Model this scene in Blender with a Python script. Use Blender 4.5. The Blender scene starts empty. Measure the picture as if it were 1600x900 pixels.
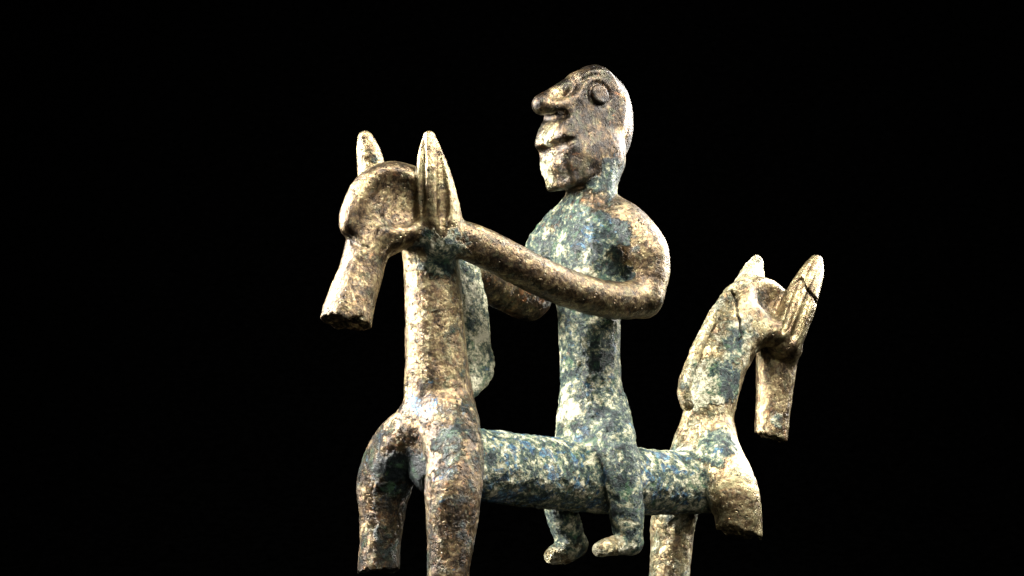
import bpy, math, time
import numpy as np
from mathutils import Vector

T0 = time.time()
C = bpy.context.scene.collection
S = 0.01                     # one modelling unit (hundred pixels of the photo) is a centimetre
D = 28.0                     # camera distance in units
EYE = 1000.0                 # photo row of the camera's eye level

# ------------------------------------------------------------------ camera, world, lights, exposure
scn = bpy.context.scene
cam_d = bpy.data.cameras.new('camera')
cam = bpy.data.objects.new('camera', cam_d); C.objects.link(cam)
cam.location = (0, -D * S, 0); cam.rotation_euler = (math.pi / 2, 0, 0)
cam_d.sensor_width = 36.0; cam_d.lens = 36.0 * D / 16.0
cam_d.shift_y = (EYE - 450.0) / 1600.0
cam_d.clip_start = 0.01; cam_d.clip_end = 50.0
scn.camera = cam

world = bpy.data.worlds.new('World'); scn.world = world
world.use_nodes = True
bg = world.node_tree.nodes['Background']
bg.inputs[0].default_value = (0, 0, 0, 1); bg.inputs[1].default_value = 0.0

scn.view_settings.view_transform = 'Standard'
scn.view_settings.look = 'None'
scn.view_settings.exposure = 0.0
scn.view_settings.gamma = 1.0
scn.view_settings.use_curve_mapping = False
scn.render.engine = 'CYCLES'
scn.cycles.use_denoising = True
scn.cycles.max_bounces = 4

def area(name, loc, target, w, h, power, col):
    l = bpy.data.lights.new(name, 'AREA'); l.shape = 'RECTANGLE'
    l.size = w * S; l.size_y = h * S; l.energy = power; l.color = col
    o = bpy.data.objects.new(name, l); C.objects.link(o)
    p = Vector(loc) * S; o.location = p
    o.rotation_euler = (Vector(target) * S - p).to_track_quat('-Z', 'Y').to_euler()
    return o
MID = (0.9, 0.0, 4.6)
def polar(az, el, r=24.0):
    a, e = math.radians(az), math.radians(el)
    return (MID[0] + r * math.sin(a) * math.cos(e), MID[1] - r * math.cos(a) * math.cos(e), MID[2] + r * math.sin(e))
area('softbox_left',  polar(-95, 25), MID, 5, 14, 4.5, (1.0, 0.97, 0.92))
area('softbox_rim',   polar(132, 28), MID, 4, 14, 1.1, (1.0, 0.97, 0.92))
area('softbox_right', polar(100, 34), MID, 4, 14, 1.05, (1.0, 0.97, 0.91))
area('softbox_top',   polar(25, 58), MID, 11, 7, 2.5, (1.0, 0.97, 0.92))
area('softbox_front', polar(10, 5), MID, 12, 10, 0.20, (1.0, 0.95, 0.88))

# ------------------------------------------------------------------ placing points
TH = math.radians(38.0)
A = np.array([math.cos(TH), math.sin(TH), 0.0])      # along the barrel, towards the right, away
P = np.array([math.sin(TH), -math.cos(TH), 0.0])     # across the barrel, towards the near side
X0 = 1.0
CAM = np.array([0.0, -D, 0.0])

def pt(px, py, off=0.0, dn=0.0):
    """3D point on the upright plane `off` units to the near side of the barrel's axis"""
    u = (px - 800.0) / 100.0
    Y = (off - (u - X0) * math.sin(TH)) / (u * math.sin(TH) / D - math.cos(TH))
    f = (D + Y) / D
    q = np.array([u * f, Y, (EYE - py) / 100.0 * f])
    if dn:
        v = CAM - q; q = q + v / np.linalg.norm(v) * dn
    return q
def rad(q, rpx):
    return rpx / 100.0 * (D + q[1]) / D

# ------------------------------------------------------------------ signed distance shapes
def d_chain(G, pts, rs, flat=None):
    X, Y, Z = G
    if flat is not None:
        n, f = flat; k = 1.0 / f - 1.0
        pts = [p + k * np.dot(p, n) * n for p in pts]
        s = (X * n[0] + Y * n[1] + Z * n[2]) * k
        X, Y, Z = X + s * n[0], Y + s * n[1], Z + s * n[2]
    out = None
    for i in range(len(pts) - 1):
        a, b = pts[i], pts[i + 1]; ba = b - a; L = max(1e-9, float(ba @ ba))
        x, y, z = X - a[0], Y - a[1], Z - a[2]
        t = np.clip((x * ba[0] + y * ba[1] + z * ba[2]) / L, 0, 1)
        d = np.sqrt((x - t * ba[0]) ** 2 + (y - t * ba[1]) ** 2 + (z - t * ba[2]) ** 2) - (rs[i] + (rs[i + 1] - rs[i]) * t)
        out = d if out is None else np.minimum(out, d)
    return out

def d_ell(G, c, ax, r):
    x, y, z = G[0] - c[0], G[1] - c[1], G[2] - c[2]
    q = [x * a[0] + y * a[1] + z * a[2] for a in ax]
    k0 = np.sqrt(sum((qi / ri) ** 2 for qi, ri in zip(q, r)))
    k1 = np.sqrt(sum((qi / (ri * ri)) ** 2 for qi, ri in zip(q, r)))
    return k0 * (k0 - 1.0) / np.maximum(k1, 1e-6)

def d_cut(G, c, n, R):
    x, y, z = G[0] - c[0], G[1] - c[1], G[2] - c[2]
    w = 0.016 * np.sin(11 * x + 2 * z + 1) * np.sin(13 * y + z) + 0.012 * np.sin(23 * x + 17 * y + 5 * z) + 0.012 * np.sin(41 * x - 37 * y)
    return np.maximum(w * (R < 1) - (x * n[0] + y * n[1] + z * n[2]), np.sqrt(x * x + y * y + z * z) - R)

def d_prism(G, poly, off, half, rnd):
    s = (G[0] - X0) * A[0] + G[1] * A[1]; w = (G[0] - X0) * P[0] + G[1] * P[1]; z = G[2]
    s, z = s + 0 * z, z + 0 * s
    d2 = np.full(s.shape, 1e9); sg = np.ones(s.shape)
    n = len(poly)
    for i in range(n):
        vi, vj = poly[i], poly[i - 1]
        ex, ez = vj[0] - vi[0], vj[1] - vi[1]
        wx, wz = s - vi[0], z - vi[1]
        t = np.clip((wx * ex + wz * ez) / (ex * ex + ez * ez), 0, 1)
        d2 = np.minimum(d2, (wx - ex * t) ** 2 + (wz - ez * t) ** 2)
        c1 = z >= vi[1]; c2 = z < vj[1]; c3 = ex * wz > ez * wx
        sg = np.where((c1 & c2 & c3) | (~c1 & ~c2 & ~c3), -sg, sg)
    dp = np.sqrt(d2) * sg + rnd
    dw = np.abs(w - off) - half + rnd
    return np.minimum(np.maximum(dp, dw), 0) + np.sqrt(np.maximum(dp, 0) ** 2 + np.maximum(dw, 0) ** 2) - rnd

def spline(pts, rs, n=4):
    pts = [np.asarray(p, float) for p in pts]
    if len(pts) < 3:
        return pts, rs
    V = [np.append(p, r) for p, r in zip(pts, rs)]
    V = [2 * V[0] - V[1]] + V + [2 * V[-1] - V[-2]]
    out = []
    for i in range(1, len(V) - 2):
        for k in range(n):
            t = k / n; p0, p1, p2, p3 = V[i - 1:i + 3]
            out.append(0.5 * (2 * p1 + (p2 - p0) * t + (2 * p0 - 5 * p1 + 4 * p2 - p3) * t * t + (3 * p1 - p0 - 3 * p2 + p3) * t ** 3))
    out.append(V[-2])
    return [o[:3] for o in out], [max(0.01, o[3]) for o in out]

PRIMS = []
def add(fn, lo, hi, part, k, op='+', corr=0.3, blue=0.1, warm=0.2, pale=0.4):
    PRIMS.append(dict(fn=fn, lo=lo, hi=hi, part=part, k=k, op=op, at=(corr, blue, warm, pale)))

def chain(part, spec, k=0.12, flat=None, op='+', n=4, **at):
    pts, rs = [], []
    for s in spec:                     # (px, py, off, radius px [, towards the viewer])
        q = pt(s[0], s[1], s[2], s[4] if len(s) > 4 else 0.0)
        pts.append(q); rs.append(rad(q, s[3]))
    pts, rs = spline(pts, rs, n)
    R = max(rs)
    lo = np.min(pts, 0) - R; hi = np.max(pts, 0) + R
    add(lambda G: d_chain(G, pts, rs, flat), lo, hi, part, k, op, **at)

def ell(part, px, py, off, r, k=0.12, ax=None, op='+', dn=0.0, **at):
    c = pt(px, py, off, dn); ax = ax or (A, P, np.array([0, 0, 1.0]))
    R = max(r)
    add(lambda G: d_ell(G, c, ax, r), c - R, c + R, part, k, op, **at)

def cut(px, py, off, n, R, k=0.03):
    c = pt(px, py, off); n = np.array(n, float); n /= np.linalg.norm(n)
    add(lambda G: d_cut(G, c, n, R), c - R, c + R, None, k, '-')

def groove(spec, k=0.02, lift=0.3, n=4):
    """a cut along the surface as it stands when its turn comes: (px, py, radius px)"""
    def lazy():
        pts, rs = [], []
        for x, y, r in spec:
            q = on_surface(x, y); v = CAM - q
            r = rad(q, r); pts.append(q + v / np.linalg.norm(v) * r * lift); rs.append(r)
        if n > 1: pts, rs = spline(pts, rs, n)
        R = max(rs)
        return lambda G: d_chain(G, pts, rs), np.min(pts, 0) - R, np.max(pts, 0) + R
    PRIMS.append(dict(lazy=lazy, part=None, k=k, op='-'))

def rot_ax(deg):
    t = math.radians(deg); z = np.array([0, 0, 1.0])
    return (A * math.cos(t) + z * math.sin(t), P, -A * math.sin(t) + z * math.cos(t))

# parts
HORSE, RIDER, EAR1, EAR2, EAR3, EAR4, MANE1, MANE2, EYE_ = range(9)
FLOOR = -0.25

Zv = np.array([0, 0, 1.0])
# ---- horse: barrel
barrel = dict(corr=1.0, blue=0.78, warm=0.35, pale=0.66)
chain(HORSE, [(680, 732, 0, 43), (700, 726, 0, 56), (760, 728, 0, 57), (850, 739, 0, 56), (930, 746, 0, 56), (1010, 753, 0, 51), (1090, 754, 0, 49), (1118, 754, 0, 46)], 0.1, **barrel)
# left neck and forelegs
neck = dict(corr=0.38, blue=0.2, warm=0.6, pale=0.60)
chain(HORSE, [(668, 360, 0, 44), (675, 420, 0, 44), (678, 480, 0, 45.5), (681, 540, 0, 48), (684, 600, 0, 52), (688, 650, 0, 58), (692, 700, 0, 60)], 0.12, **neck)
leg = dict(corr=0.44, blue=0.45, warm=0.65, pale=0.25)
chain(HORSE, [(698, 660, .25, 50), (710, 715, .6, 46), (708, 770, .8, 44.5), (705, 830, .8, 39), (701, 885, .8, 34), (698, 960, .8, 32), (698, 1040, .8, 36)], 0.09, **leg)
chain(HORSE, [(655, 668, -.15, 42), (620, 705, -.55, 44), (601, 755, -.85, 43), (597, 800, -.9, 36), (594, 850, -.9, 32), (590, 910, -.9, 33)], 0.14, **leg)
# left head
head = dict(corr=0.3, blue=0.03, warm=0.45, pale=0.45)
chain(HORSE, [(566, 340, 0, 34), (590, 309, 0, 44), (622, 300, 0, 45), (655, 330, 0, 48), (672, 370, 0, 46)], 0.1, **head)
chain(HORSE, [(552, 352, 0, 22), (556, 325, 0, 20), (574, 297, 0, 20), (600, 279, 0, 20), (632, 276, 0, 20), (652, 290, 0, 22)], 0.08, **head)
chain(HORSE, [(606, 355, 0, 38), (578, 382, 0, 36), (562, 430, 0, 35), (543, 490, 0, 39.5), (537, 540, 0, 42)], 0.07, **head)
chain(HORSE, [(585, 368, .12, 22), (620, 366, .18, 24), (660, 352, .28, 26)], 0.15, **head)
ell(None, 612, 306, 0, (.52, .19, .40), 0.12, ax=rot_ax(-20), op='-', dn=0.47)
ell(None, 571, 338, 0, (.26, .15, .44), 0.08, ax=rot_ax(-22), op='-', dn=0.40)
# right neck and legs
rneck = dict(corr=0.5, blue=0.15, warm=0.55, pale=0.82)
chain(HORSE, [(1112, 740, 0, 46), (1108, 690, 0, 44), (1109, 655, 0, 38), (1115, 610, 0, 40), (1132, 556, 0, 42), (1158, 508, 0, 46), (1185, 480, 0, 45)], 0.12, **rneck)
chain(HORSE, [(1098, 650, -.1, 28), (1085, 690, -.15, 32), (1075, 725, -.1, 34)], 0.12, **rneck)
chain(HORSE, [(1114, 670, .1, 32), (1124, 715, .4, 37), (1142, 765, .7, 42), (1153, 803, .8, 37), (1156, 860, .8, 35)], 0.05, corr=0.3, blue=0.1, warm=0.6, pale=0.8)
chain(HORSE, [(1066, 745, -.5, 36), (1052, 815, -.8, 35), (1048, 870, -.8, 32), (1045, 940, -.8, 32), (1045, 1040, -.8, 36)], 0.12, corr=0.5, blue=0.25, warm=0.6, pale=0.8)
# right head
rhead = dict(corr=0.3, blue=0.05, warm=0.6, pale=0.6)
chain(HORSE, [(1172, 487, 0, 46), (1192, 482, 0, 46), (1212, 505, 0, 36), (1214, 550, 0, 33), (1211, 600, 0, 29.5), (1207, 650, 0, 27), (1202, 720, 0, 26)], 0.08, **rhead)
chain(HORSE, [(1180, 520, .3, 20), (1215, 520, .4, 24), (1232, 545, .3, 22)], 0.12, **rhead)
ell(None, 1212, 463, 0, (.40, .20, .30), 0.26, op='-', dn=0.62)

# ---- rider
# head: a flat sided block whose outline is the profile
face = dict(corr=0.10, blue=0.0, warm=0.5, pale=0.0)
def profile(spec):
    pp = []
    for a, b, c in spec:
        q = pt(a, b, c); pp.append(np.array([float((q - np.array([X0, 0, 0])) @ A), float(q[2])]))
    out = []
    for i in range(len(pp)):
        p0, p1, p2, p3 = pp[i - 1], pp[i], pp[(i + 1) % len(pp)], pp[(i + 2) % len(pp)]
        for t in (0, 1 / 3, 2 / 3):
            out.append(0.5 * (2 * p1 + (p2 - p0) * t + (2 * p0 - 5 * p1 + 4 * p2 - p3) * t * t + (3 * p1 - p0 - 3 * p2 + p3) * t ** 3))
    return out
poly = profile([(884, 123, -.25), (904, 120, -.2), (930, 118, 0), (954, 127, .2), (971, 142, .34), (981, 152, .36), (980, 180, .36), (973, 215, .36), (962, 245, .36),
                (942, 258, .36), (905, 256, .1), (870, 252, -.2), (843, 244, -.36), (834, 228, -.36), (836, 212, -.36),
                (843, 196, -.36), (850, 180, -.34), (868, 150, -.3), (880, 130, -.26)])
jaw = profile([(842, 236, -.29), (843, 250, -.29), (845, 268, -.29), (851, 284, -.29), (866, 293, -.1), (893, 291, .2), (922, 281, .28), (946, 266, .28), (950, 240, .28), (900, 225, 0)])
lo = pt(925, 200) - 1.3; hi = pt(925, 200) + 1.3
add(lambda G: d_prism(G, poly, 0.0, 0.37, 0.06), lo, hi, RIDER, 0.08, '+', **face)
add(lambda G: d_prism(G, jaw, 0.0, 0.345, 0.10), lo, hi, RIDER, 0.10, '+', **face)
chain(RIDER, [(892, 254, 0, 37), (935, 240, 0, 41)], 0.14, **face)
ell(RIDER, 951, 190, 0, (.42, .36, .72), 0.06, **face)
ell(RIDER, 930, 148, 0, (.46, .33, .455), 0.05, **face)
ell(RIDER, 904, 131, 0, (.20, .34, .19), 0.06, **face)
chain(RIDER, [(900, 131, 0, 14), (869, 148, 0, 14), (845, 161, 0, 12)], 0.06, **face)
chain(RIDER, [(902, 158, .26, 12), (872, 167, .17, 11), (848, 165, .04, 12)], 0.10, **face)
chain(RIDER, [(880, 162, -.24, 12), (856, 170, -.15, 11), (845, 166, -.04, 11)], 0.10, **face)
ell(None, 925, 172, .47, (.34, .09, .30), 0.12, op='-')
ell(None, 937, 148, .37, (.25, .05, .21), 0.03, op='-')
ec = pt(937, 148, .36); es = float((ec - np.array([X0, 0, 0])) @ A)
disc = [(es + .175 * math.cos(t), float(ec[2]) + .15 * math.sin(t)) for t in np.linspace(0, 2 * math.pi, 24, endpoint=False)]
add(lambda G: d_prism(G, disc, .33, .075, .035), ec - .3, ec + .3, EYE_, 0.012, '+', corr=0.1, blue=0.0, warm=0.5, pale=-0.4)
groove([(836, 241, 9), (850, 238, 11), (866, 231, 11), (882, 225, 10), (899, 217, 3)], 0.03, lift=-0.2)
groove([(846, 184, 5), (860, 183, 6), (876, 180, 6), (890, 178, 4)], 0.05)
groove([(904, 129, 2.5), (912, 123, 4), (922, 119, 4), (937, 117, 2)], 0.03)

torso = dict(corr=0.80, blue=0.45, warm=0.55, pale=0.62)
chest = dict(corr=0.8, blue=0.35, warm=0.45, pale=0.50)
arm = dict(corr=0.30, blue=0.05, warm=0.4, pale=0.42)
chain(RIDER, [(938, 255, 0, 37), (928, 295, 0, 36), (924, 335, 0, 44), (921, 385, 0, 56), (920, 440, 0, 53), (921, 500, 0, 49), (922, 560, 0, 46.5), (924, 610, 0, 49), (928, 660, 0, 59), (930, 710, 0, 62)], 0.12, **torso)
chain(RIDER, [(922, 330, 0, 38), (890, 358, -.35, 42), (858, 395, -.6, 38), (850, 430, -.75, 30)], 0.14, **chest)
ell(RIDER, 921, 400, 0, (.45, .72, .70), 0.15, **chest)
ell(None, 962, 425, .68, (.20, .16, .36), 0.12, op='-')
chain(RIDER, [(932, 335, 0, 38), (968, 358, .4, 44), (1000, 392, .7, 43), (1010, 425, .8, 37), (1006, 468, .85, 30)], 0.06, **arm)
chain(RIDER, [(1004, 462, .85, 31), (975, 470, .88, 29), (930, 464, .9, 29), (870, 444, .85, 29.5), (800, 410, .75, 29.5), (745, 383, .58, 30), (700, 370, .4, 30)], 0.06, **arm)
ell(RIDER, 972, 446, .55, (.12, .16, .14), 0.06, **torso)
chain(RIDER, [(852, 400, -.75, 30), (842, 440, -.85, 28), (829, 474, -.88, 27), (790, 459, -.8, 27), (750, 437, -.65, 27), (705, 400, -.4, 27)], 0.06, corr=0.4, blue=0.2, warm=0.8, pale=0.2)
chain(RIDER, [(946, 672, .3, 44), (966, 722, .62, 34), (976, 775, .72, 29), (980, 815, .72, 26), (984, 846, .70, 21)], 0.05, corr=0.9, blue=0.35, warm=0.2, pale=0.5)
chain(RIDER, [(988, 846, .70, 18), (964, 852, .72, 16), (938, 858, .74, 13)], 0.05, corr=0.5, blue=0.15, warm=0.4, pale=0.9)
chain(RIDER, [(908, 690, -.35, 38), (884, 740, -.55, 32), (876, 790, -.6, 27), (888, 832, -.62, 24), (894, 850, -.62, 22)], 0.1, corr=0.8, blue=0.55, warm=0.2, pale=0.5)
chain(RIDER, [(897, 850, -.62, 22), (880, 862, -.62, 20), (864, 868, -.62, 14)], 0.05, corr=0.5, blue=0.2, warm=0.4, pale=0.8)
# ---- ears
earA = dict(corr=0.15, blue=0.02, warm=0.35, pale=0.75)
chain(EAR1, [(688, 372, .38, 36), (685, 335, .45, 36), (680, 295, .5, 31), (674, 250, .5, 22), (671, 215, .5, 10)], 0.08, **earA)
groove([(682, 206, 1.5), (685, 225, 4), (689, 260, 8), (692, 300, 11), (693, 330, 11), (690, 352, 5)], 0.012, lift=-.15)
groove([(663, 210, 1.5), (661, 240, 5), (659, 280, 7), (658, 315, 7), (658, 335, 3)], 0.015, lift=-.1)
chain(EAR2, [(592, 310, -.55, 28), (582, 272, -.6, 24), (576, 240, -.6, 19), (571, 217, -.6, 12)], 0.06, corr=0.35, blue=0.05, warm=0.6, pale=0.8)
chain(EAR3, [(1226, 535, .38, 27), (1237, 505, .45, 28), (1252, 465, .5, 26), (1266, 432, .5, 20), (1275, 409, .5, 11)], 0.06, corr=0.12, blue=0.0, warm=0.55, pale=0.75)
groove([(1284, 408, 1.5), (1277, 430, 3.5), (1266, 460, 6), (1254, 492, 7.5), (1243, 520, 8), (1240, 532, 4)], 0.015, lift=-.1)
groove([(1088, 636, 2), (1082, 608, 4), (1091, 575, 4), (1108, 534, 4), (1129, 494, 4), (1150, 464, 4), (1168, 452, 2)], 0.015, lift=0)
groove([(1272, 402, 1.5), (1262, 420, 3.5), (1250, 445, 5.5), (1239, 475, 7), (1229, 505, 7), (1224, 518, 3)], 0.015, lift=-.1)
chain(EAR4, [(1168, 462, -.5, 28), (1174, 435, -.5, 21), (1182, 410, -.5, 11)], 0.06, corr=0.6, blue=0.05, warm=0.3, pale=1.0)

# ---- manes
chain(MANE1, [(726, 420, 0, 28), (738, 480, 0, 28), (744, 540, 0, 28), (750, 577, 0, 26), (730, 608, 0, 18)], 0.05, flat=(P, 0.5), corr=0.85, blue=0.3, warm=0.1, pale=0.8)
chain(MANE2, [(1092, 624, 0, 16), (1098, 590, 0, 22), (1119, 540, 0, 24), (1142, 492, 0, 24), (1166, 466, 0, 20)], 0.08, flat=(P, 0.55), **rneck)
chain(MANE2, [(1074, 632, .04, 11), (1069, 608, .04, 11), (1078, 574, .04, 10), (1095, 532, .04, 9), (1116, 491, .04, 9), (1142, 456, .04, 9), (1166, 443, .04, 8)], 0.03, **rneck)

# ---- fractures and cracks
Zv = np.array([0, 0, 1.0])
def along(a, b, off):
    v = pt(b[0], b[1], off) - pt(a[0], a[1], off); return v / np.linalg.norm(v)
FRAC = []
def cutplane(px, py, off, n, R):
    """takes away what lies beyond the plane"""
    c = pt(px, py, off); n = np.array(n, float); n /= np.linalg.norm(n); FRAC.append((c, n, R))
    add(lambda G: d_cut(G, c, n, R), c - R, c + R, None, 0.03, '-')
cutplane(541, 505, 0, along((560, 430), (543, 495), 0) * 1.0 + A * 0.10, 0.75)
cutplane(590, 893, -.9, -Zv + 0.12 * P, 0.7)
cutplane(1202, 682, 0, (-.30, .05, -1), 0.55)
cutplane(1155, 833, .8, (-.25, -.1, -1), 0.62)
groove([(538, 366, 2), (549, 377, 4), (562, 384, 4), (574, 386, 2)], 0.04)
groove([(508, 497, 3), (530, 501, 3.5), (552, 500, 3), (566, 495, 2)], 0.02)
c1 = pt(698, 1027, .8); c1[2] = FLOOR; c2 = pt(1045, 1027, -.8); c2[2] = FLOOR
for c in (c1, c2):
    add(lambda G, c=c: d_cut(G, c, -Zv, 0.7), c - .7, c + .7, None, 0.02, '-')
ell(HORSE, 578, 869, -.9, (.07, .07, .10), 0.03, dn=.33, **leg)
CRACKS = [[(1238, 441), (1247, 437), (1253, 435), (1258, 443), (1262, 453), (1268, 460), (1275, 469), (1277, 475), (1283, 473)],
          [(1143, 455), (1149, 466), (1151, 480), (1153, 492), (1157, 503), (1156, 512), (1160, 524), (1155, 532)]]

# ------------------------------------------------------------------ field on a grid
H = 0.02
LO = np.array([-3.3, -4.0, -0.35]); HI = np.array([5.6, 4.6, 9.3])
N = np.ceil((HI - LO) / H).astype(int)
F = np.full(tuple(N), 0.5, np.float32)
def sub(lo, hi, pad):
    i0 = np.maximum(0, np.floor((lo - pad - LO) / H).astype(int)); i1 = np.minimum(N, np.ceil((hi + pad - LO) / H).astype(int) + 1)
    ax = [(LO[k] + H * np.arange(i0[k], i1[k])).astype(np.float64) for k in range(3)]
    G = (ax[0][:, None, None], ax[1][None, :, None], ax[2][None, None, :])
    return tuple(slice(int(i0[k]), int(i1[k])) for k in range(3)), G
def on_surface(px, py):
    d = np.array([(px - 800.0) / 100.0 / D, 1.0, (EYE - py) / 100.0 / D])
    t = np.arange(D - 3.9, D + 4.5, 0.008)
    q = CAM + t[:, None] * d
    i = np.clip(((q - LO) / H + 0.5).astype(int), 0, N - 1)
    f = F[i[:, 0], i[:, 1], i[:, 2]]
    h = np.argmax(f < 0.008)
    if f[h] >= 0.008:
        h = np.argmin(f)
    return q[h]
for pr in PRIMS:
    if 'lazy' in pr:
        pr['fn'], pr['lo'], pr['hi'] = pr['lazy']()
    sl, G = sub(pr['lo'], pr['hi'], pr['k'] + 0.06)
    if min(s.stop - s.start for s in sl) <= 0:
        continue
    d = pr['fn'](G); f = F[sl]; k = pr['k']
    if pr['op'] == '+':
        h = np.maximum(k - np.abs(f - d), 0) / k
        F[sl] = np.minimum(f, d) - h * h * k * 0.25
    else:
        h = np.maximum(k - np.abs(f + d), 0) / k
        F[sl] = np.maximum(f, -d) + h * h * k * 0.25

# surface nets
def surface_nets(F):
    ins = F < 0
    nx, ny, nz = F.shape
    cnt = np.zeros((nx - 1, ny - 1, nz - 1), np.uint8)
    for i in (0, 1):
        for j in (0, 1):
            for k in (0, 1):
                cnt += ins[i:nx - 1 + i, j:ny - 1 + j, k:nz - 1 + k]
    act = np.argwhere((cnt > 0) & (cnt < 8)); del cnt
    idx = np.full((nx - 1, ny - 1, nz - 1), -1, np.int32)
    idx[tuple(act.T)] = np.arange(len(act), dtype=np.int32)
    acc = np.zeros((len(act), 3)); num = np.zeros(len(act))
    cs = [(i, j, k) for i in (0, 1) for j in (0, 1) for k in (0, 1)]
    vals = {c: F[act[:, 0] + c[0], act[:, 1] + c[1], act[:, 2] + c[2]].astype(float) for c in cs}
    for c in cs:
        for ax in range(3):
            if c[ax] == 0:
                e = list(c); e[ax] = 1; e = tuple(e)
                a, b = vals[c], vals[e]; m = (a < 0) != (b < 0)
                t = np.where(m, a / np.where(m, a - b, 1), 0)
                p = np.array(c, float)[None, :].repeat(len(act), 0); p[:, ax] = t
                acc[m] += p[m]; num[m] += 1
    V = act + acc / num[:, None]
    quads = []
    for ax in range(3):
        s0 = [slice(1, -1)] * 3; s1 = [slice(1, -1)] * 3
        s0[ax] = slice(0, -1); s1[ax] = slice(1, None)
        a = ins[tuple(s0)]; b = ins[tuple(s1)]
        e = np.argwhere(a != b); fl = a[tuple(e.T)]
        o = np.array([1, 1, 1]); o[ax] = 0; e = e + o
        u, v = (ax + 1) % 3, (ax + 2) % 3
        du = np.zeros(3, int); du[u] = 1; dv = np.zeros(3, int); dv[v] = 1
        g = lambda q: idx[tuple(q.T)]
        q = np.stack([g(e - du - dv), g(e - dv), g(e), g(e - du)], 1)
        q[~fl] = q[~fl][:, ::-1]
        quads.append(q)
    Q = np.concatenate(quads)
    return V, Q[(Q >= 0).all(1)]
SPOTS = [(on_surface(x, y), r, at) for x, y, r, at in [
    (692, 398, .48, (.7, .1, .2, .55)), (662, 622, .34, (.3, .95, .2, .2)), (928, 315, .34, (.52, .2, .7, .35)), (868, 345, .28, (.55, .15, .6, .6)), (945, 368, .40, (.95, .7, .3, .35)), (972, 436, .30, (.9, .2, .1, .3)),
    (705, 690, .36, (.6, .3, .4, .4)), (956, 266, .24, (.75, .4, .3, .45)), (932, 286, .18, (.8, .3, .2, .4)), (1120, 694, .45, (.85, .3, .3, .5)), (1135, 596, .36, (.95, .2, .3, .3)),
    (598, 770, .34, (.5, .65, .3, .2)), (1216, 655, .20, (.65, .3, .4, .5)), (640, 745, .5, (.8, .3, .1, -.2)), (1150, 530, .25, (.6, .2, .3, .3)),  # belly between the left forelegs set darker
    (925, 560, .40, (.95, .4, .1, .4)), (965, 700, .4, (.9, .5, .3, .42)), (1098, 610, .3, (.9, .1, .2, 1.0)), (882, 640, .3, (.95, .1, .1, 1.1)), (851, 266, .30, (.75, 0, .1, 1.3)), (858, 203, .27, (.7, 0, .1, 1.3)),  # last two paint the side light on the face front as pale crust
    (868, 150, .22, (.1, 0, .7, .7)), (905, 112, .25, (.15, 0, .8, .5)), (975, 215, .2, (.2, 0, .6, .5)), (1192, 470, .25, (.6, .1, .2, .3)), (582, 245, .12, (.7, .1, .3, .4))]]
V, Q = surface_nets(F)
V = V * H + LO
del F
print('surface', len(V), len(Q), round(time.time() - T0, 1))

# drop stray islands: keep only the connected surface that is large
lab = np.arange(len(V))
while True:
    m = lab[Q].min(1); new = lab.copy()
    for c in range(4):
        np.minimum.at(new, Q[:, c], m)
    new = new[new]
    if (new == lab).all():
        break
    lab = new
uq, inv, ct = np.unique(lab, return_inverse=True, return_counts=True)
good = ct[inv] > 5000
Q = Q[good[Q].all(1)]

# ------------------------------------------------------------------ noise
rng = np.random.default_rng(7)
PERM = rng.permutation(256); PERM = np.concatenate([PERM, PERM, PERM])
GR = rng.normal(size=(256, 3)); GR /= np.linalg.norm(GR, axis=1)[:, None]
def perlin(p):
    i = np.floor(p).astype(int); f = p - i; i &= 255
    w = f * f * f * (f * (f * 6 - 15) + 10)
    out = 0
    for a in (0, 1):
        for b in (0, 1):
            for c in (0, 1):
                h = PERM[PERM[PERM[i[:, 0] + a] + i[:, 1] + b] + i[:, 2] + c]
                d = ((f - np.array([a, b, c])) * GR[h]).sum(1)
                out = out + d * (w[:, 0] if a else 1 - w[:, 0]) * (w[:, 1] if b else 1 - w[:, 1]) * (w[:, 2] if c else 1 - w[:, 2])
    return out * 1.6
def fbm(p, o=4, g=0.5):
    s = 0; a = 1.0; t = 0
    for i in range(o):
        s = s + a * perlin(p + 13.7 * i); t += a; a *= g; p = p * 2.03
    return s / t

def normals(V):
    n = np.cross(V[Q[:, 2]] - V[Q[:, 0]], V[Q[:, 3]] - V[Q[:, 1]])
    out = np.zeros_like(V)
    for c in range(4):
        for k in range(3):
            out[:, k] += np.bincount(Q[:, c], n[:, k], len(V))
    return out / np.maximum(np.linalg.norm(out, axis=1), 1e-12)[:, None]

# nearest shape and patina of every vertex
G = (V[:, 0], V[:, 1], V[:, 2])
best = np.full(len(V), 1e9); part = np.zeros(len(V), int)
W = np.zeros(len(V)); AT = np.zeros((len(V), 4))
for pr in PRIMS:
    if pr['op'] != '+':
        continue
    m = ((V > pr['lo'] - .5) & (V < pr['hi'] + .5)).all(1)
    if not m.any():
        continue
    d = pr['fn'](tuple(g[m] for g in G))
    w = np.exp(-np.maximum(d, -0.02) / 0.08)
    W[m] += w; AT[m] += w[:, None] * np.array(pr['at'])
    b = best[m]; better = d < b
    best[m] = np.where(better, d, b)
    pm = part[m]; pm[better] = pr['part']; part[m] = pm
AT /= np.maximum(W, 1e-9)[:, None]
for c, r, at in SPOTS:                 # local patches of crust, plus light painted on the face front
    m = (np.abs(V - c) < 2 * r).all(1)
    d = np.linalg.norm(V[m] - c, axis=1) / r + 0.9 * fbm(V[m] * 3.1 + c, 4, .65)
    w = np.zeros((len(V), 1)); w[m] = 0.85 * np.clip(2.2 - 2.2 * d, 0, 1)[:, None]
    AT = AT * (1 - w) + w * np.array(at)
crk = np.zeros(len(V))
corr = AT[:, 0]
nrm = normals(V)
vw = CAM - V; vw /= np.linalg.norm(vw, axis=1)[:, None]
facing = (nrm * vw).sum(1)
ppx = 800 + 100 * D * V[:, 0] / (V[:, 1] + D); ppy = EYE - 100 * D * V[:, 2] / (V[:, 1] + D)
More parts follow.
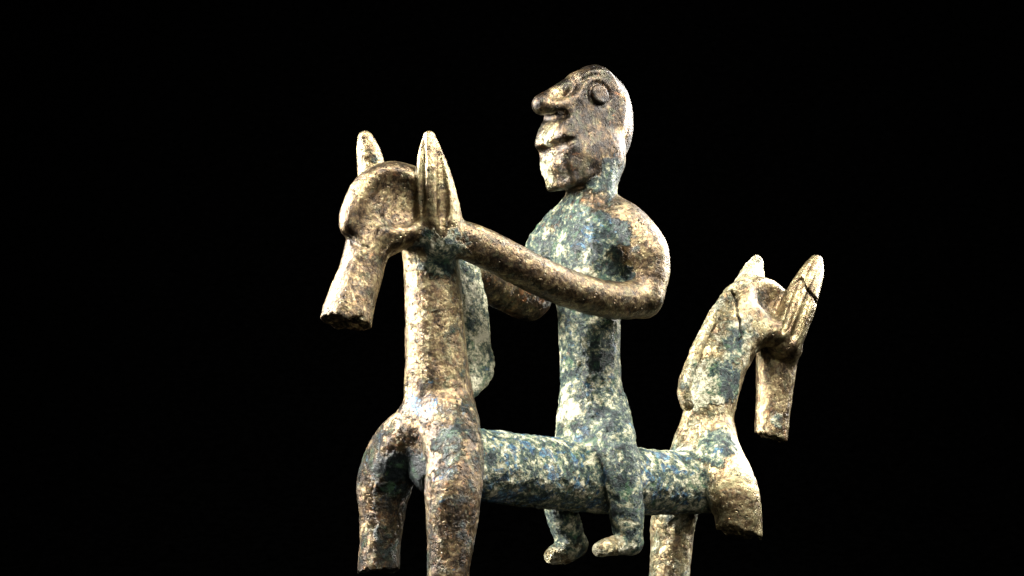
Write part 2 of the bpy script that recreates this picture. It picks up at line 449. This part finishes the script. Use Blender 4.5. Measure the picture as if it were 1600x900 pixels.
for line in CRACKS:
    for (x0, y0), (x1, y1) in zip(line[:-1], line[1:]):
        t = np.clip(((ppx - x0) * (x1 - x0) + (ppy - y0) * (y1 - y0)) / ((x1 - x0) ** 2 + (y1 - y0) ** 2), 0, 1)
        d = np.hypot(ppx - x0 - t * (x1 - x0), ppy - y0 - t * (y1 - y0)) + 1.2 * perlin(V * 12)
        crk = np.maximum(crk, np.where(facing > -0.05, np.clip((2.1 - d) / 1.4, 0, 1), 0))
frac = np.zeros(len(V))
for c, n, R in FRAC:
    q = V - c
    frac = np.maximum(frac, ((np.linalg.norm(q, axis=1) < R) & (np.abs(q @ n) < 0.09)) * np.clip(nrm @ n * 2 - .6, 0, 1))
disp = 0.016 * fbm(V * 2.6, 3) + 0.006 * fbm(V * 9, 3) * (.4 + corr) + frac * 0.035 * fbm(V * 5, 3)
rough_n = fbm(V * np.array([11, 11, 8]), 3, 0.65)
disp += corr * 0.013 * rough_n + corr * 0.009 * np.clip(fbm(V * 4 + 3, 4, .6) * 6, -1, 1) - corr * 0.02 * np.clip(perlin(V * 13) - 0.22, 0, 1) - 0.02 * np.clip(perlin(V * 7 + 5) - 0.45, 0, 1)
disp -= 0.05 * crk
V = V + nrm * disp[:, None]
nrm = normals(V)

# ------------------------------------------------------------------ material
def bronze():
    m = bpy.data.materials.new('patinated_bronze'); m.use_nodes = True
    nt = m.node_tree; nt.nodes.clear(); L = nt.links
    def nd(t, **kw):
        n = nt.nodes.new(t)
        for k, v in kw.items():
            setattr(n, k, v)
        return n
    def setin(n, k, v):
        if hasattr(v, 'is_output'):
            L.new(v, n.inputs[k])
        else:
            n.inputs[k].default_value = v
    def math_(op, a, b=0.5, c=None, clamp=False):
        n = nd('ShaderNodeMath', operation=op, use_clamp=clamp)
        setin(n, 0, a); setin(n, 1, b)
        if c is not None: setin(n, 2, c)
        return n.outputs[0]
    tc = nd('ShaderNodeTexCoord')
    mp = nd('ShaderNodeVectorMath', operation='SCALE'); L.new(tc.outputs['Object'], mp.inputs[0]); mp.inputs[3].default_value = 1 / S
    vec = mp.outputs[0]
    def noise(scale, detail=4, rough=0.55, dist=0.0, off=0.0, st=None):
        n = nd('ShaderNodeTexNoise')
        v = nd('ShaderNodeVectorMath', operation='ADD'); L.new(vec, v.inputs[0]); v.inputs[1].default_value = (off, off * 1.7, -off)
        o = v.outputs[0]
        if st:
            v2 = nd('ShaderNodeVectorMath', operation='MULTIPLY'); L.new(o, v2.inputs[0]); v2.inputs[1].default_value = st; o = v2.outputs[0]
        L.new(o, n.inputs['Vector'])
        n.inputs['Scale'].default_value = scale; n.inputs['Detail'].default_value = detail
        n.inputs['Roughness'].default_value = rough; n.inputs['Distortion'].default_value = dist
        return n.outputs[0]
    def ramp(f, stops):
        r = nd('ShaderNodeValToRGB'); L.new(f, r.inputs[0]); e = r.color_ramp.elements
        while len(e) < len(stops): e.new(0.5)
        for x, (p, c) in zip(e, stops):
            x.position = p; x.color = (*c, 1) if len(c) == 3 else c
        return r.outputs[0]
    def step(f, lo, hi):
        n = nd('ShaderNodeMapRange', interpolation_type='SMOOTHSTEP')
        setin(n, 0, f); setin(n, 1, lo); setin(n, 2, hi)
        return n.outputs[0]
    def mix(f, a, b):
        n = nd('ShaderNodeMix', data_type='RGBA')
        setin(n, 0, f)
        for i, v in ((6, a), (7, b)):
            if hasattr(v, 'is_output'): L.new(v, n.inputs[i])
            else: n.inputs[i].default_value = (*v, 1)
        return n.outputs[2]
    at = nd('ShaderNodeAttribute', attribute_name='patina'); sp = nd('ShaderNodeSeparateColor'); L.new(at.outputs['Color'], sp.inputs[0])
    aC, aB, aW = sp.outputs[0], sp.outputs[1], sp.outputs[2]
    aP = at.outputs['Alpha']
    ck = nd('ShaderNodeAttribute', attribute_name='crack').outputs['Fac']
    big, mid, fine, grit = noise(1.6, 5, .6, .6), noise(4.5, 6, .65, .5, 3), noise(16, 6, .7, .2, 7), noise(45, 4, .7, 0, 11)
    # worn bronze
    f = math_('ADD', math_('MULTIPLY', mid, .55), math_('MULTIPLY', fine, .45))
    f = math_('ADD', f, math_('MULTIPLY', math_('SUBTRACT', aP, .5), .18))
    metal = ramp(f, [(.36, (.010, .007, .005)), (.44, (.042, .028, .016)), (.51, (.118, .078, .040)), (.57, (.235, .180, .088)), (.65, (.43, .37, .20))])
    warm = step(noise(3.3, 5, .65, .8, 21), math_('SUBTRACT', .68, math_('MULTIPLY', aW, .16)), .74)
    metal = mix(math_('MULTIPLY', warm, .7), metal, mix(fine, (.11, .04, .018), (.36, .17, .07)))
    # thin verdigris film and dark blotches over the bronze
    film = step(noise(4.2, 7, .72, .8, 101), .50, .64)
    metal = mix(math_('MULTIPLY', film, math_('ADD', .26, math_('MULTIPLY', aP, .35))), metal, mix(fine, (.020, .030, .015), (.19, .20, .10)))
    blot = step(noise(6.5, 7, .75, .5, 111), .545, .63)
    metal = mix(math_('MULTIPLY', blot, .65), metal, mix(fine, (.008, .008, .007), (.05, .045, .035)))
    # small pale and rusty flecks that break up the brown
    fleck = step(noise(10, 7, .78, .5, 121), math_('SUBTRACT', .60, math_('MULTIPLY', aP, .07)), math_('SUBTRACT', .66, math_('MULTIPLY', aP, .07)))
    metal = mix(math_('MULTIPLY', fleck, .4), metal, (.40, .38, .23))
    rust = step(noise(8, 6, .75, .6, 131), math_('SUBTRACT', .70, math_('MULTIPLY', aW, .16)), math_('SUBTRACT', .74, math_('MULTIPLY', aW, .16)))
    metal = mix(math_('MULTIPLY', rust, .65), metal, mix(fine, (.07, .022, .008), (.33, .14, .05)))
    # corrosion crust: black-green, green and pale cream
    g = math_('ADD', math_('MULTIPLY', noise(5.2, 8, .68, .5, 31), .60), math_('MULTIPLY', noise(17, 7, .75, .3, 37), .40))
    g = math_('ADD', g, math_('MULTIPLY', math_('SUBTRACT', aP, .62), .22))
    crust = ramp(g, [(.41, (.008, .014, .015)), (.465, (.022, .042, .040)), (.50, (.080, .120, .085)), (.53, (.25, .255, .15)), (.585, (.68, .64, .46))])
    b = step(noise(3.8, 7, .70, .6, 43), math_('SUBTRACT', .68, math_('MULTIPLY', aB, .21)), math_('SUBTRACT', .73, math_('MULTIPLY', aB, .21)))
    bluec = ramp(fine, [(.40, (.006, .018, .045)), (.5, (.020, .070, .14)), (.62, (.12, .28, .37))])
    dk = step(noise(7.5, 8, .78, .4, 141), .53, .59)
    crust = mix(math_('MULTIPLY', dk, .65), crust, mix(fine, (.006, .010, .009), (.055, .075, .05)))
    crust = mix(math_('MULTIPLY', step(noise(9, 7, .78, .5, 151), math_('SUBTRACT', .64, math_('MULTIPLY', aW, .10)), math_('SUBTRACT', .68, math_('MULTIPLY', aW, .10))), .6), crust, mix(fine, (.06, .025, .010), (.30, .15, .06)))
    gr = step(noise(3.8, 6, .7, .6, 51), .56, .64)
    crust = mix(math_('MULTIPLY', gr, .5), crust, mix(fine, (.012, .05, .025), (.13, .27, .12)))
    crust = mix(math_('MULTIPLY', b, .85), crust, bluec)
    # where the crust covers the metal
    t = math_('SUBTRACT', .86, math_('MULTIPLY', aC, .66))
    cv = step(math_('ADD', math_('MULTIPLY', big, .5), math_('MULTIPLY', noise(5.5, 7, .7, .4, 61), .5)), math_('SUBTRACT', t, .07), math_('ADD', t, .05))
    b2 = math_('MULTIPLY', step(noise(4.0, 8, .75, .6, 71), math_('SUBTRACT', .70, math_('MULTIPLY', aB, .25)), math_('SUBTRACT', .76, math_('MULTIPLY', aB, .25))), .8)
    col = mix(b2, metal, bluec)
    col = mix(cv, col, crust)
    # small dark pits and specks
    vor = nd('ShaderNodeTexVoronoi'); L.new(vec, vor.inputs['Vector']); vor.inputs['Scale'].default_value = 15
    pit = math_('MULTIPLY', step(vor.outputs['Distance'], .30, .12), step(noise(6, 3, .5, 0, 81), .50, .60))
    speck = step(grit, .60, .70)
    col = mix(math_('MULTIPLY', pit, .6), col, (.012, .011, .009))
    col = mix(math_('MULTIPLY', speck, math_('ADD', .15, math_('MULTIPLY', cv, .3))), col, (.02, .018, .014))
    col = mix(ck, col, (.006, .005, .004))
    # relief
    rel = math_('ADD', math_('MULTIPLY', fine, math_('ADD', math_('MULTIPLY', cv, 1.0), .26)), math_('MULTIPLY', grit, math_('ADD', math_('MULTIPLY', cv, .45), .08)))
    rel = math_('SUBTRACT', rel, math_('MULTIPLY', pit, .35))
    rel = math_('ADD', rel, math_('MULTIPLY', cv, .25))
    scr = noise(30, 3, .6, 0, 91, (1, 1, .12))
    rel = math_('ADD', rel, math_('MULTIPLY', scr, .10))
    bump = nd('ShaderNodeBump'); bump.inputs['Strength'].default_value = 0.9; bump.inputs['Distance'].default_value = 0.065 * S
    L.new(rel, bump.inputs['Height'])
    bs = nd('ShaderNodeBsdfPrincipled'); out = nd('ShaderNodeOutputMaterial'); L.new(bs.outputs[0], out.inputs[0])
    L.new(col, bs.inputs['Base Color']); L.new(bump.outputs[0], bs.inputs['Normal'])
    ro = math_('ADD', math_('MULTIPLY', cv, .05), math_('ADD', math_('MULTIPLY', mid, .26), .19))
    L.new(ro, bs.inputs['Roughness'])
    inv_cv = math_('SUBTRACT', 1.0, cv)
    L.new(math_('MULTIPLY', inv_cv, .75), bs.inputs['Metallic'])
    L.new(math_('SUBTRACT', .55, math_('MULTIPLY', cv, .27)), bs.inputs['Specular IOR Level'])
    return m
MAT = bronze()

# ------------------------------------------------------------------ objects
root = bpy.data.objects.new('bronze_statuette', None); C.objects.link(root)
base = (c1 + c2) / 2; base[2] = FLOOR
root.location = base * S
root['label'] = 'ancient green and brown patinated bronze statuette of a rider on a two headed horse'
root['category'] = 'statuette'

fp = part[Q]
fpart = np.where(fp[:, 0] == fp[:, 2], fp[:, 0], np.maximum(fp[:, 1], fp[:, 3]))
def build(pid, name, parent, label=None):
    q = Q[fpart == pid]
    ids, inv = np.unique(q, return_inverse=True); q = inv.reshape(q.shape)
    v = (V[ids] - base) * S
    me = bpy.data.meshes.new(name)
    me.vertices.add(len(v)); me.vertices.foreach_set('co', v.astype(np.float32).ravel())
    me.loops.add(q.size); me.loops.foreach_set('vertex_index', q.astype(np.int32).ravel())
    me.polygons.add(len(q)); me.polygons.foreach_set('loop_start', (np.arange(len(q)) * 4).astype(np.int32))
    me.polygons.foreach_set('loop_total', np.full(len(q), 4, np.int32))
    me.update(calc_edges=True); me.validate()
    me.polygons.foreach_set('use_smooth', np.ones(len(me.polygons), bool))
    a = me.attributes.new('patina', 'FLOAT_COLOR', 'POINT'); a.data.foreach_set('color', AT[ids].astype(np.float32).ravel())
    a = me.attributes.new('crack', 'FLOAT', 'POINT'); a.data.foreach_set('value', np.maximum(crk, .25 * frac)[ids].astype(np.float32))
    me.normals_split_custom_set_from_vertices(nrm[ids].astype(np.float32).tolist())
    me.materials.append(MAT)
    o = bpy.data.objects.new(name, me); C.objects.link(o); o.parent = parent
    if label: o['label'] = label
    return o
horse = build(HORSE, 'two_headed_horse', root)
rider = build(RIDER, 'rider', root)
build(EAR1, 'ear', horse, 'tall grooved near ear beside the hand of the rider')
build(EAR2, 'ear', horse, 'green speckled ear behind the larger head')
build(EAR3, 'ear', horse, 'cracked grooved ear of the smaller head')
build(EAR4, 'ear', horse, 'small pale green ear behind the smaller head')
build(MANE1, 'mane', horse, 'flat blue and green mane plate behind the larger neck')
build(MANE2, 'mane', horse, 'ridged pale mane of the smaller neck')
build(EYE_, 'eye', rider)

# black cloth sweep the statuette stands on
def sweep():
    me = bpy.data.meshes.new('backdrop')
    prof = [(-60, FLOOR)] + [(26, FLOOR)] + [(26 + 8 * math.sin(t), FLOOR + 8 - 8 * math.cos(t)) for t in np.linspace(0.15, math.pi / 2, 10)] + [(34, 60)]
    vs, fs = [], []
    for y, z in prof:
        vs += [(-60 * S, y * S, z * S), (60 * S, y * S, z * S)]
    for i in range(len(prof) - 1):
        fs.append((2 * i, 2 * i + 1, 2 * i + 3, 2 * i + 2))
    me.from_pydata(vs, [], fs); me.update()
    m = bpy.data.materials.new('black_velvet'); m.use_nodes = True
    b = m.node_tree.nodes['Principled BSDF']
    nz = m.node_tree.nodes.new('ShaderNodeTexNoise'); nz.inputs['Scale'].default_value = 400
    rp = m.node_tree.nodes.new('ShaderNodeValToRGB')
    rp.color_ramp.elements[0].color = (0, 0, 0, 1); rp.color_ramp.elements[1].color = (.0004, .0004, .0004, 1)
    m.node_tree.links.new(nz.outputs[0], rp.inputs[0]); m.node_tree.links.new(rp.outputs[0], b.inputs['Base Color'])
    b.inputs['Roughness'].default_value = 1.0; b.inputs['Specular IOR Level'].default_value = 0.0
    me.materials.append(m)
    o = bpy.data.objects.new('backdrop', me); C.objects.link(o)
    o['kind'] = 'structure'; o['label'] = 'plain black cloth backdrop behind and under the statuette'
sweep()
print('built', round(time.time() - T0, 1))
